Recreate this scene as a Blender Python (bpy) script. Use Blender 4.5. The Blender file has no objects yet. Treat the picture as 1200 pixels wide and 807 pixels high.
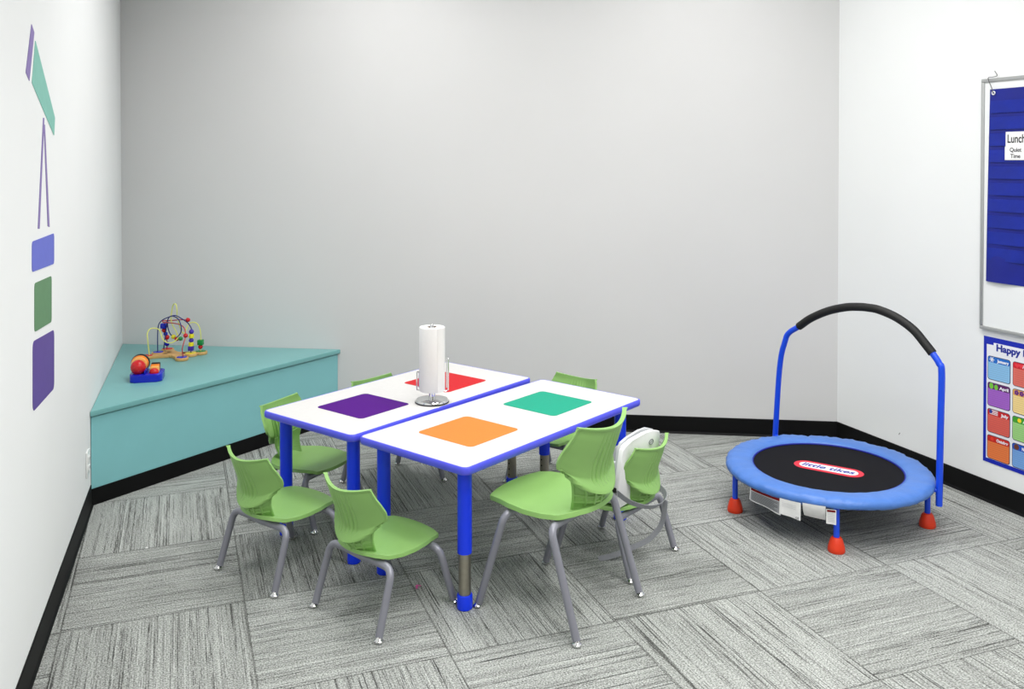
import bpy, bmesh, math, random
from mathutils import Vector, Matrix
PI = math.pi
random.seed(4)
scn = bpy.context.scene
COL = scn.collection

# ------------------------------------------------------------------ colours / materials
def lin(c):
    c = c / 255.0
    return c / 12.92 if c <= 0.04045 else ((c + 0.055) / 1.055) ** 2.4
def rgb(r, g, b): return (lin(r), lin(g), lin(b), 1.0)

def mat(name, col, rough=0.5, metal=0.0, noise=0.0, nscale=30.0, bump=0.0, bscale=200.0, coat=0.0, spec=0.5):
    m = bpy.data.materials.new(name); m.use_nodes = True
    nt = m.node_tree; N = nt.nodes; L = nt.links
    b = N['Principled BSDF']
    b.inputs['Base Color'].default_value = col
    b.inputs['Roughness'].default_value = rough
    b.inputs['Metallic'].default_value = metal
    b.inputs['Coat Weight'].default_value = coat
    b.inputs['Specular IOR Level'].default_value = spec
    tc = N.new('ShaderNodeTexCoord')
    if noise > 0:
        n = N.new('ShaderNodeTexNoise'); n.inputs['Scale'].default_value = nscale; n.inputs['Detail'].default_value = 4
        L.new(tc.outputs['Object'], n.inputs['Vector'])
        r = N.new('ShaderNodeMapRange'); r.inputs['From Min'].default_value = 0.3; r.inputs['From Max'].default_value = 0.7
        r.inputs['To Min'].default_value = 1 - noise; r.inputs['To Max'].default_value = 1 + noise
        L.new(n.outputs['Fac'], r.inputs['Value'])
        mx = N.new('ShaderNodeVectorMath'); mx.operation = 'SCALE'
        mx.inputs[0].default_value = col[:3]
        L.new(r.outputs['Result'], mx.inputs['Scale']); L.new(mx.outputs['Vector'], b.inputs['Base Color'])
    if bump > 0:
        n2 = N.new('ShaderNodeTexNoise'); n2.inputs['Scale'].default_value = bscale; n2.inputs['Detail'].default_value = 3
        L.new(tc.outputs['Object'], n2.inputs['Vector'])
        bp = N.new('ShaderNodeBump'); bp.inputs['Strength'].default_value = bump; bp.inputs['Distance'].default_value = 0.002
        L.new(n2.outputs['Fac'], bp.inputs['Height']); L.new(bp.outputs['Normal'], b.inputs['Normal'])
    return m

M = {
 'wall_white': mat('wall_white_paint', rgb(238, 240, 240), .85, noise=.012, nscale=1.5, bump=.15, bscale=260),
 'wall_grey': mat('wall_grey_paint', rgb(217, 217, 217), .85, noise=.012, nscale=1.5, bump=.15, bscale=260),
 'wall_taupe': mat('taupe_paint', rgb(140, 136, 132), .85, noise=.02, nscale=3),
 'ceiling': mat('ceiling_tile', rgb(206, 206, 204), .9, noise=.03, nscale=60, bump=.3, bscale=120),
 'black_base': mat('black_vinyl', rgb(4, 4, 5), .6, noise=.1, spec=.2),
 'teal': mat('teal_paint', rgb(134, 198, 202), .42, noise=.02, nscale=6, bump=.05, bscale=120),
 'teal_top': mat('teal_top_paint', rgb(120, 178, 178), .38, noise=.03, nscale=4, bump=.05, bscale=120),
 'green': mat('green_plastic', rgb(140, 186, 104), .42, noise=.015, nscale=20, bump=.12, bscale=600),
 'grey_metal': mat('grey_powder_coat', rgb(142, 143, 153), .38, metal=.25, noise=.02),
 'chrome': mat('chrome', rgb(225, 225, 225), .12, metal=1.0),
 'steel': mat('brushed_steel', rgb(170, 164, 150), .28, metal=1.0, noise=.05, nscale=80),
 'blue_leg': mat('blue_enamel', rgb(0, 54, 240), .35, noise=.02),
 'blue_edge': mat('blue_edge_plastic', rgb(84, 88, 232), .3, noise=.02),
 'lam_white': mat('white_laminate', rgb(218, 217, 215), .35, noise=.02, nscale=50, spec=.4),
 'purple': mat('purple_laminate', rgb(78, 10, 124), .6, noise=.08, nscale=300, spec=.1),
 'red': mat('red_laminate', rgb(200, 16, 28), .5, noise=.08, nscale=300, spec=.18),
 'orange': mat('orange_laminate', rgb(224, 128, 50), .5, noise=.08, nscale=300, spec=.18),
 'teal_sq': mat('turquoise_laminate', rgb(10, 158, 128), .5, noise=.08, nscale=300, spec=.18),
 'paper': mat('white_paper', rgb(232, 232, 231), .9, noise=.01, bump=.4, bscale=400),
 'card_tube': mat('brown_cardboard', rgb(120, 100, 80), .9),
 'hole_dark': mat('dark_recess', rgb(25, 25, 25), .8),
 'pad_blue': mat('light_blue_vinyl', rgb(74, 122, 200), .42, noise=.06, nscale=14, bump=.6, bscale=60),
 'pad_trim': mat('dark_blue_binding', rgb(10, 30, 150), .6),
 'mesh_black': mat('black_mesh_fabric', rgb(12, 12, 18), .9, noise=.15, nscale=400, spec=.2),
 'frame_blue': mat('blue_frame_enamel', rgb(16, 76, 230), .3, noise=.02),
 'foot_red': mat('orange_red_rubber', rgb(232, 58, 18), .5, noise=.03),
 'foam': mat('black_foam', rgb(6, 6, 6), .6, noise=.2, nscale=200, bump=.3, bscale=400),
 'logo_red': mat('logo_red', rgb(222, 40, 62), .6),
 'logo_white': mat('logo_white', rgb(240, 240, 245), .6),
 'logo_blue': mat('logo_blue', rgb(22, 40, 150), .6),
 'tag_white': mat('tag_white', rgb(236, 236, 236), .6, noise=.05, nscale=30),
 'tag_grey': mat('tag_grey_print', rgb(196, 198, 202), .7),
 'tag_red': mat('tag_dark_red', rgb(150, 14, 20), .7),
 'tag_text': mat('tag_text_grey', rgb(120, 122, 130), .7),
 'booster': mat('white_booster_plastic', rgb(238, 238, 240), .4, noise=.01),
 'booster_grey': mat('pale_grey_plastic', rgb(200, 203, 206), .45),
 'strap': mat('grey_webbing', rgb(146, 148, 154), .85, noise=.1, nscale=300, bump=.5, bscale=500),
 'wood': mat('light_birch', rgb(214, 168, 104), .5, noise=.12, nscale=25),
 'toy_blue': mat('toy_blue', rgb(10, 30, 190), .25),
 'toy_red': mat('toy_red', rgb(205, 20, 28), .22),
 'toy_orange': mat('toy_orange', rgb(246, 138, 34), .25),
 'toy_amber': mat('toy_amber', rgb(250, 186, 96), .3),
 'toy_black': mat('toy_black', rgb(18, 18, 16), .3),
 'toy_yellow': mat('toy_yellow', rgb(240, 226, 40), .3),
 'toy_green': mat('toy_green', rgb(24, 140, 66), .3),
 'toy_purple': mat('toy_purple', rgb(70, 40, 170), .3),
 'wire_yellow': mat('wire_yellow', rgb(232, 232, 120), .3),
 'wire_blue': mat('wire_blue', rgb(26, 34, 120), .3),
 'wire_red': mat('wire_red', rgb(190, 60, 70), .3),
 'dec_purple': mat('decal_muted_purple', rgb(136, 118, 178), .6, noise=.02),
 'dec_teal': mat('decal_pale_teal', rgb(128, 192, 178), .6, noise=.03),
 'dec_blue': mat('decal_periwinkle', rgb(98, 108, 206), .6, noise=.02),
 'dec_green': mat('decal_sage_green', rgb(92, 138, 96), .6, noise=.03),
 'dec_violet': mat('decal_deep_violet', rgb(88, 62, 148), .6, noise=.03),
 'alu': mat('satin_aluminium', rgb(188, 190, 190), .4, metal=.6),
 'board': mat('whiteboard_enamel', rgb(240, 242, 242), .15),
 'chart': mat('blue_nylon', rgb(4, 22, 132), .5, noise=.1, nscale=10, bump=.4, bscale=40),
 'chart_pocket': mat('clear_vinyl_over_blue', rgb(8, 34, 148), .28, noise=.12, nscale=14, bump=.5, bscale=30),
 'card': mat('white_card', rgb(244, 244, 244), .7),
 'ink': mat('black_ink', rgb(30, 30, 34), .8),
 'poster_blue': mat('poster_royal_blue', rgb(14, 36, 176), .4),
 'poster_white': mat('poster_white', rgb(240, 241, 246), .4),
 'outlet': mat('outlet_white_plastic', rgb(238, 240, 238), .35),
 'scrap': mat('pink_paper_scrap', rgb(214, 90, 160), .7, noise=.3, nscale=200),
 'scuff': mat('dark_grey_scuff', rgb(90, 90, 92), .8),
 'lamp': None,
}
def emit(name, col, st):
    m = bpy.data.materials.new(name); m.use_nodes = True
    b = m.node_tree.nodes['Principled BSDF']
    b.inputs['Base Color'].default_value = col
    b.inputs['Emission Color'].default_value = col
    b.inputs['Emission Strength'].default_value = st
    return m

# carpet: 24 in tiles laid quarter turn
TILE = 0.61; OX = 0.2248; OY = 2.7792
def carpet():
    m = bpy.data.materials.new('striped_carpet_tiles'); m.use_nodes = True
    nt = m.node_tree; N = nt.nodes; L = nt.links
    b = N['Principled BSDF']; b.inputs['Roughness'].default_value = .95; b.inputs['Specular IOR Level'].default_value = .15
    def math_(op, a, bb=None, c=None):
        n = N.new('ShaderNodeMath'); n.operation = op
        for i, v in enumerate((a, bb, c)):
            if v is None: continue
            if isinstance(v, (int, float)): n.inputs[i].default_value = v
            else: L.new(v, n.inputs[i])
        return n.outputs[0]
    tc = N.new('ShaderNodeTexCoord'); sx = N.new('ShaderNodeSeparateXYZ'); L.new(tc.outputs['Object'], sx.inputs[0])
    u = math_('DIVIDE', math_('SUBTRACT', sx.outputs[0], OX), TILE); v = math_('DIVIDE', math_('SUBTRACT', sx.outputs[1], OY), TILE)
    fu = math_('FLOOR', u); fv = math_('FLOOR', v)
    par = math_('MODULO', math_('ADD', math_('ADD', fu, fv), 100), 2)      # 1 -> stripes run along y
    fr_u = math_('SUBTRACT', u, fu); fr_v = math_('SUBTRACT', v, fv)
    def mix(f, a, c):
        return math_('ADD', math_('MULTIPLY', c, f), math_('MULTIPLY', a, math_('SUBTRACT', 1, f)))
    across = mix(par, fr_v, fr_u); along = mix(par, fr_u, fr_v)
    rnd = N.new('ShaderNodeTexWhiteNoise'); rnd.noise_dimensions = '2D'
    cv = N.new('ShaderNodeCombineXYZ'); L.new(fu, cv.inputs[0]); L.new(fv, cv.inputs[1]); L.new(cv.outputs[0], rnd.inputs['Vector'])
    seed = math_('MULTIPLY', rnd.outputs['Value'], 40)
    def ramp(x, lo, hi):
        r = N.new('ShaderNodeMapRange'); r.inputs['From Min'].default_value = lo; r.inputs['From Max'].default_value = hi
        L.new(x, r.inputs['Value']); return r.outputs['Result']
    def vec(a, bq, c):
        v = N.new('ShaderNodeCombineXYZ')
        for k, q in enumerate((a, bq, c)): L.new(q, v.inputs[k])
        return v.outputs[0]
    def white(v):
        n = N.new('ShaderNodeTexWhiteNoise'); n.noise_dimensions = '3D'; L.new(v, n.inputs['Vector']); return n.outputs['Value']
    def noise(v, det=1.0):
        n = N.new('ShaderNodeTexNoise'); n.inputs['Scale'].default_value = 1; n.inputs['Detail'].default_value = det; n.inputs['Roughness'].default_value = .6
        L.new(v, n.inputs['Vector']); return n.outputs['Fac']
    zero = math_('MULTIPLY', seed, 1.0)
    def lines(count, thr, freq, off, lo, hi):
        """rows of pile: some rows carry a thin line that comes and goes along the row"""
        li = math_('FLOOR', math_('MULTIPLY', across, count))
        pick = math_('LESS_THAN', white(vec(li, math_('ADD', seed, off), zero)), thr)
        dash = ramp(noise(vec(math_('MULTIPLY', li, 7.37), math_('ADD', math_('MULTIPLY', along, freq), off), seed), 2), lo, hi)
        return math_('MULTIPLY', pick, dash)
    # rows gather into busier and calmer bands
    band = ramp(noise(vec(math_('MULTIPLY', across, 11), math_('MULTIPLY', along, .7), seed), 1), .38, .62)
    dark = math_('MULTIPLY', lines(172, .30, 2.6, 3.0, .42, .56), math_('ADD', .25, math_('MULTIPLY', band, .75)))
    dark2 = lines(215, .20, 7.0, 11.0, .50, .62)
    light = lines(170, .22, 3.0, 23.0, .45, .60)
    tone = white(vec(math_('FLOOR', math_('MULTIPLY', across, 60)), math_('ADD', seed, 5.0), zero))
    broad = noise(vec(math_('MULTIPLY', across, 6), math_('MULTIPLY', along, 1.5), seed), 2)
    g = N.new('ShaderNodeTexNoise'); g.inputs['Scale'].default_value = 190; g.inputs['Detail'].default_value = 3
    L.new(tc.outputs['Object'], g.inputs['Vector'])
    grain = ramp(g.outputs['Fac'], .34, .66)
    val = math_('ADD', .65, math_('MULTIPLY', tone, .07))
    val = math_('ADD', val, math_('MULTIPLY', broad, .12))
    val = math_('ADD', val, math_('MULTIPLY', light, .13))
    val = math_('SUBTRACT', val, math_('MULTIPLY', dark, .31))
    val = math_('SUBTRACT', val, math_('MULTIPLY', dark2, .22))
    val = math_('MULTIPLY', val, math_('ADD', .70, math_('MULTIPLY', grain, .60)))
    # faint seam between tiles
    eu = math_('MINIMUM', fr_u, math_('SUBTRACT', 1, fr_u)); ev = math_('MINIMUM', fr_v, math_('SUBTRACT', 1, fr_v))
    seam = ramp(math_('MINIMUM', eu, ev), .0, .008)
    val = math_('MULTIPLY', val, math_('ADD', .68, math_('MULTIPLY', seam, .32)))
    val = math_('MULTIPLY', val, math_('ADD', .95, math_('MULTIPLY', rnd.outputs['Value'], .10)))
    cr = N.new('ShaderNodeValToRGB'); e = cr.color_ramp.elements
    e[0].position = 0; e[0].color = rgb(14, 14, 14)
    e[1].position = 1; e[1].color = rgb(200, 204, 200)
    k = cr.color_ramp.elements.new(.4); k.color = rgb(70, 71, 69)
    k = cr.color_ramp.elements.new(.72); k.color = rgb(152, 155, 151)
    L.new(val, cr.inputs[0]); L.new(cr.outputs[0], b.inputs['Base Color'])
    bp = N.new('ShaderNodeBump'); bp.inputs['Strength'].default_value = .5; bp.inputs['Distance'].default_value = .003
    L.new(math_('ADD', val, math_('MULTIPLY', grain, .3)), bp.inputs['Height']); L.new(bp.outputs['Normal'], b.inputs['Normal'])
    return m
M['carpet'] = carpet()

# ------------------------------------------------------------------ object helpers
def obj(name, bm, m, parent=None, smooth=True, mats=None):
    me = bpy.data.meshes.new(name)
    bmesh.ops.recalc_face_normals(bm, faces=bm.faces)
    bm.to_mesh(me); bm.free()
    for x in (mats or [m]): me.materials.append(x)
    if smooth:
        me.shade_smooth()
        me.set_sharp_from_angle(angle=math.radians(38))
    o = bpy.data.objects.new(name, me); COL.objects.link(o)
    if parent: o.parent = parent
    return o
def thing(name, label, cat, loc=(0, 0, 0), rotz=0.0, group=None):
    o = bpy.data.objects.new(name, None); COL.objects.link(o); o.empty_display_size = .05
    o.location = loc; o.rotation_euler = (0, 0, rotz)
    o['label'] = label; o['category'] = cat
    if group: o['group'] = group
    return o
def tag(o, label, cat, group=None):
    o['label'] = label; o['category'] = cat
    if group: o['group'] = group
    return o
def struct(name, bm, m, smooth=False):
    o = obj(name, bm, m, None, smooth); o['kind'] = 'structure'; return o

def add_box(bm, c, s, rot=None, bevel=0.0, seg=2):
    t = bmesh.new()
    bmesh.ops.create_cube(t, size=1.0)
    for v in t.verts: v.co = Vector((v.co.x * s[0], v.co.y * s[1], v.co.z * s[2]))
    if bevel > 0: bmesh.ops.bevel(t, geom=t.edges[:], offset=bevel, segments=seg, profile=.5, affect='EDGES', clamp_overlap=True)
    mx = Matrix.Translation(Vector(c)) @ (rot.to_4x4() if rot else Matrix.Identity(4))
    bmesh.ops.transform(t, matrix=mx, verts=t.verts)
    merge(bm, t)
def merge(bm, t, mi=None):
    me = bpy.data.meshes.new('tmp'); t.to_mesh(me); t.free()
    n = len(bm.faces); bm.from_mesh(me); bpy.data.meshes.remove(me)
    if mi is not None:
        bm.faces.ensure_lookup_table()
        for f in bm.faces[n:]: f.material_index = mi
def add_prism(bm, pts, z0, z1, bevel=0.0, seg=2):
    t = bmesh.new()
    lo = [t.verts.new((p[0], p[1], z0)) for p in pts]; hi = [t.verts.new((p[0], p[1], z1)) for p in pts]
    t.faces.new(lo[::-1]); t.faces.new(hi); n = len(pts)
    for i in range(n): t.faces.new((lo[i], lo[(i + 1) % n], hi[(i + 1) % n], hi[i]))
    if bevel > 0:
        es = [e for e in t.edges if abs(e.verts[0].co.z - e.verts[1].co.z) < 1e-6]
        bmesh.ops.bevel(t, geom=es, offset=bevel, segments=seg, profile=.5, affect='EDGES', clamp_overlap=True)
    merge(bm, t)
def rrect(w, h, r, n=6, cx=0, cy=0):
    pts = []
    for (sx, sy, a0) in ((1, 1, 0), (-1, 1, PI / 2), (-1, -1, PI), (1, -1, 1.5 * PI)):
        for k in range(n + 1):
            a = a0 + k * PI / 2 / n
            pts.append((cx + sx * (w / 2 - r) + r * math.cos(a), cy + sy * (h / 2 - r) + r * math.sin(a)))
    return pts
def crom(P, n=8):
    P = [Vector(p) for p in P]; out = []
    Q = [P[0] * 2 - P[1]] + P + [P[-1] * 2 - P[-2]]
    for i in range(1, len(Q) - 2):
        a, b, c, d = Q[i - 1:i + 3]
        for k in range(n):
            t = k / n
            out.append(.5 * ((2 * b) + (c - a) * t + (2 * a - 5 * b + 4 * c - d) * t * t + (3 * b - a - 3 * c + d) * t ** 3))
    out.append(P[-1]); return out
def fillet(P, r, n=6):
    P = [Vector(p) for p in P]; out = [P[0]]
    for i in range(1, len(P) - 1):
        a = (P[i - 1] - P[i]); b = (P[i + 1] - P[i]); rr = min(r, a.length * .48, b.length * .48)
        a.normalize(); b.normalize(); s = P[i] + a * rr; e = P[i] + b * rr
        for k in range(n + 1):
            t = k / n; out.append(s * (1 - t) ** 2 + P[i] * 2 * t * (1 - t) + e * t * t)
    out.append(P[-1]); return out
def add_tube(bm, P, r, seg=12, closed=False, caps=True, flat=None):
    """sweep a circle (or a flat rectangle, flat=(w,t)) along a list of points"""
    P = [Vector(p) for p in P]; n = len(P)
    T = []
    for i in range(n):
        if closed: d = P[(i + 1) % n] - P[i - 1]
        else: d = P[min(i + 1, n - 1)] - P[max(i - 1, 0)]
        T.append(d.normalized())
    ref = Vector((0, 0, 1)) if abs(T[0].z) < .9 else Vector((1, 0, 0))
    N0 = (ref - T[0] * ref.dot(T[0])).normalized(); rings = []
    for i in range(n):
        if i:
            q = T[i - 1].rotation_difference(T[i]); N0 = q @ N0; N0 = (N0 - T[i] * N0.dot(T[i])).normalized()
        B = T[i].cross(N0); rr = r[i] if isinstance(r, (list, tuple)) else r
        ring = []
        if flat:
            for (a, b) in ((1, 1), (-1, 1), (-1, -1), (1, -1)):
                ring.append(bm.verts.new(P[i] + N0 * a * flat[0] / 2 + B * b * flat[1] / 2))
        else:
            for k in range(seg):
                a = 2 * PI * k / seg; ring.append(bm.verts.new(P[i] + N0 * math.cos(a) * rr + B * math.sin(a) * rr))
        rings.append(ring)
    m = len(rings[0])
    for i in range(n if closed else n - 1):
        A = rings[i]; Bq = rings[(i + 1) % n]
        for k in range(m): bm.faces.new((A[k], A[(k + 1) % m], Bq[(k + 1) % m], Bq[k]))
    if caps and not closed: bm.faces.new(rings[0][::-1]); bm.faces.new(rings[-1])
def add_lathe(bm, prof, c=(0, 0, 0), seg=24, rot=None):
    """prof: list of (r,z) from bottom to top; closed at ends when r == 0 or with caps"""
    t = bmesh.new(); rings = []
    for (r, z) in prof:
        if r < 1e-6: rings.append([t.verts.new((0, 0, z))])
        else: rings.append([t.verts.new((r * math.cos(2 * PI * k / seg), r * math.sin(2 * PI * k / seg), z)) for k in range(seg)])
    for A, B in zip(rings, rings[1:]):
        for k in range(seg):
            if len(A) == 1 and len(B) == 1: continue
            if len(A) == 1: t.faces.new((A[0], B[k], B[(k + 1) % seg]))
            elif len(B) == 1: t.faces.new((A[k], A[(k + 1) % seg], B[0]))
            else: t.faces.new((A[k], A[(k + 1) % seg], B[(k + 1) % seg], B[k]))
    if len(rings[0]) > 1: t.faces.new(rings[0][::-1])
    if len(rings[-1]) > 1: t.faces.new(rings[-1])
    mx = Matrix.Translation(Vector(c)) @ (rot.to_4x4() if rot else Matrix.Identity(4))
    bmesh.ops.transform(t, matrix=mx, verts=t.verts); merge(bm, t)
def add_ball(bm, c, r, sz=None, seg=20):
    t = bmesh.new(); bmesh.ops.create_uvsphere(t, u_segments=seg, v_segments=seg // 2 + 2, radius=1.0)
    s = sz or (1, 1, 1)
    for v in t.verts: v.co = Vector((v.co.x * r * s[0] + c[0], v.co.y * r * s[1] + c[1], v.co.z * r * s[2] + c[2]))
    merge(bm, t)
def grid_solid(bm, F, nu, nv, th):
    """solid sheet: F(i/nu, j/nv) -> (point); thickness th(u,v) along the inward normal"""
    g = [[Vector(F(i / nu, j / nv)) for j in range(nv + 1)] for i in range(nu + 1)]
    nr = [[None] * (nv + 1) for _ in range(nu + 1)]
    for i in range(nu + 1):
        for j in range(nv + 1):
            du = g[min(i + 1, nu)][j] - g[max(i - 1, 0)][j]; dv = g[i][min(j + 1, nv)] - g[i][max(j - 1, 0)]
            x = du.cross(dv); nr[i][j] = x.normalized() if x.length > 1e-9 else Vector((0, 0, 1))
    A = [[bm.verts.new(g[i][j]) for j in range(nv + 1)] for i in range(nu + 1)]
    B = [[bm.verts.new(g[i][j] - nr[i][j] * th(i / nu, j / nv)) for j in range(nv + 1)] for i in range(nu + 1)]
    for i in range(nu):
        for j in range(nv):
            bm.faces.new((A[i][j], A[i + 1][j], A[i + 1][j + 1], A[i][j + 1]))
            bm.faces.new((B[i][j], B[i][j + 1], B[i + 1][j + 1], B[i + 1][j]))
    for i in range(nu):
        bm.faces.new((A[i][0], B[i][0], B[i + 1][0], A[i + 1][0])); bm.faces.new((A[i][nv], A[i + 1][nv], B[i + 1][nv], B[i][nv]))
    for j in range(nv):
        bm.faces.new((A[0][j], A[0][j + 1], B[0][j + 1], B[0][j])); bm.faces.new((A[nu][j], B[nu][j], B[nu][j + 1], A[nu][j + 1]))
def text_mesh(s, size, ext=.0006, bold=.0, shear=0.0, align='CENTER', space=1.0):
    cu = bpy.data.curves.new('txt', 'FONT'); cu.body = s; cu.size = size; cu.extrude = ext; cu.offset = bold; cu.shear = shear
    cu.align_x = align; cu.align_y = 'CENTER'; cu.space_character = space
    o = bpy.data.objects.new('txt', cu); COL.objects.link(o)
    dg = bpy.context.evaluated_depsgraph_get(); dg.update()
    me = bpy.data.meshes.new_from_object(o.evaluated_get(dg))
    bm = bmesh.new(); bm.from_mesh(me)
    bpy.data.objects.remove(o); bpy.data.curves.remove(cu); bpy.data.meshes.remove(me)
    return bm
def smoothstep(a, b, x):
    t = max(0, min(1, (x - a) / (b - a))); return t * t * (3 - 2 * t)
def lerp_table(T, x):
    if x <= T[0][0]: return T[0][1]
    for (a, fa), (b, fb) in zip(T, T[1:]):
        if x <= b:
            t = (x - a) / (b - a); t = t * t * (3 - 2 * t) * .5 + t * .5
            return fa + (fb - fa) * t
    return T[-1][1]

# ------------------------------------------------------------------ room
H = 3.35
CL = Vector((-.335, 6.190)); LN = Vector((-.5965, -1.60))        # left wall, far corner / behind camera
CR = Vector((3.601, 4.149)); RN = Vector((3.680, -1.60))
bm = bmesh.new(); add_prism(bm, [LN + Vector((-.1, -.1)), RN + Vector((.1, -.1)), CR + Vector((.1, .05)), CL + Vector((-.1, .1))], -.05, 0)
struct('floor', bm, M['carpet'])
bm = bmesh.new(); add_prism(bm, [LN + Vector((-.1, -.1)), RN + Vector((.1, -.1)), CR + Vector((.1, .05)), CL + Vector((-.1, .1))], H, H + .05)
struct('ceiling', bm, M['ceiling'])
def wall(name, A, B, m, th=.1, z0=0, z1=H, off=0.0):
    d = (B - A).normalized(); n = Vector((-d.y, d.x))         # outward on the left of A->B
    bm = bmesh.new(); e = th if name.startswith('wall') else 0
    add_prism(bm, [A + n * off, B + n * off, B + n * (off + th) + d * e, A + n * (off + th) - d * e], z0, z1)
    return struct(name, bm, m)
wall('wall_left', LN, CL, M['wall_white'])
wall('wall_back', CL, CR, M['wall_grey'])
wall('wall_right', CR, RN, M['wall_white'])
wall('wall_front', RN, LN, M['wall_taupe'])
# black cove base
BF1 = Vector((-.3905, 4.58)); BF2 = Vector((.942, 5.536))       # ends of the bench front on the two walls
def base(name, A, B, h=.1016):
    d = (B - A).normalized(); n = Vector((-d.y, d.x))
    t = bmesh.new()
    prof = [(0, 0), (-.014, 0), (-.012, .004), (-.007, .012), (-.006, h - .004), (-.004, h), (0, h)]
    lo = [t.verts.new((*(A + n * p), z)) for p, z in prof]; hi = [t.verts.new((*(B + n * p), z)) for p, z in prof]
    t.faces.new(lo); t.faces.new(hi[::-1])
    for i in range(len(prof)): j = (i + 1) % len(prof); t.faces.new((lo[i], hi[i], hi[j], lo[j]))
    return struct(name, t, M['black_base'])
base('baseboard_left', LN, BF1)
base('baseboard_back', BF2, CR)
base('baseboard_right', CR, RN)

# ------------------------------------------------------------------ corner bench
t = thing('corner_bench', 'pale teal triangular bench built into the far left corner of the room', 'bench')
BT = .450
fd = (BF2 - BF1).normalized(); fn = Vector((fd.y, -fd.x))      # outward (towards the room)
def insert_line(off):                                          # bench front pushed off metres outward, cut by both walls
    A = BF1 + fn * off; wl = (LN - CL).normalized(); wb = (CR - CL).normalized()
    def hit(P, d, Q, e):
        det = d.x * -e.y + e.x * d.y; r = Q - P
        s = (r.x * -e.y + e.x * r.y) / det; return P + d * s
    return hit(A, fd, CL, wl), hit(A, fd, CL, wb)
g = .0015
def inset(P, toward, k): return P + (toward - P).normalized() * k
a, b = insert_line(0.0); cen = (a + b + CL) / 3
def shrink(pts, k): c = sum(pts, Vector((0, 0))) / len(pts); return [p + (c - p).normalized() * k for p in pts]
bm = bmesh.new(); add_prism(bm, shrink([a, b, CL], .006), .079, BT - .032); obj('bench_body', bm, M['teal'], t, False)
bm = bmesh.new(); add_prism(bm, shrink([a - fn * .012, b - fn * .012, CL], .03), BT - .033, BT - .026); obj('shadow_gap_strip', bm, M['teal'], t, False)
a2, b2 = insert_line(.014)
bm = bmesh.new(); add_prism(bm, shrink([a2, b2, CL], .005), BT - .026, BT, bevel=.003); obj('bench_top', bm, M['teal_top'], t)
a3, b3 = insert_line(.006)
bm = bmesh.new(); add_prism(bm, shrink([a3, b3, CL], .008), 0, .079); obj('toe_kick', bm, M['black_base'], t, False)

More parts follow.
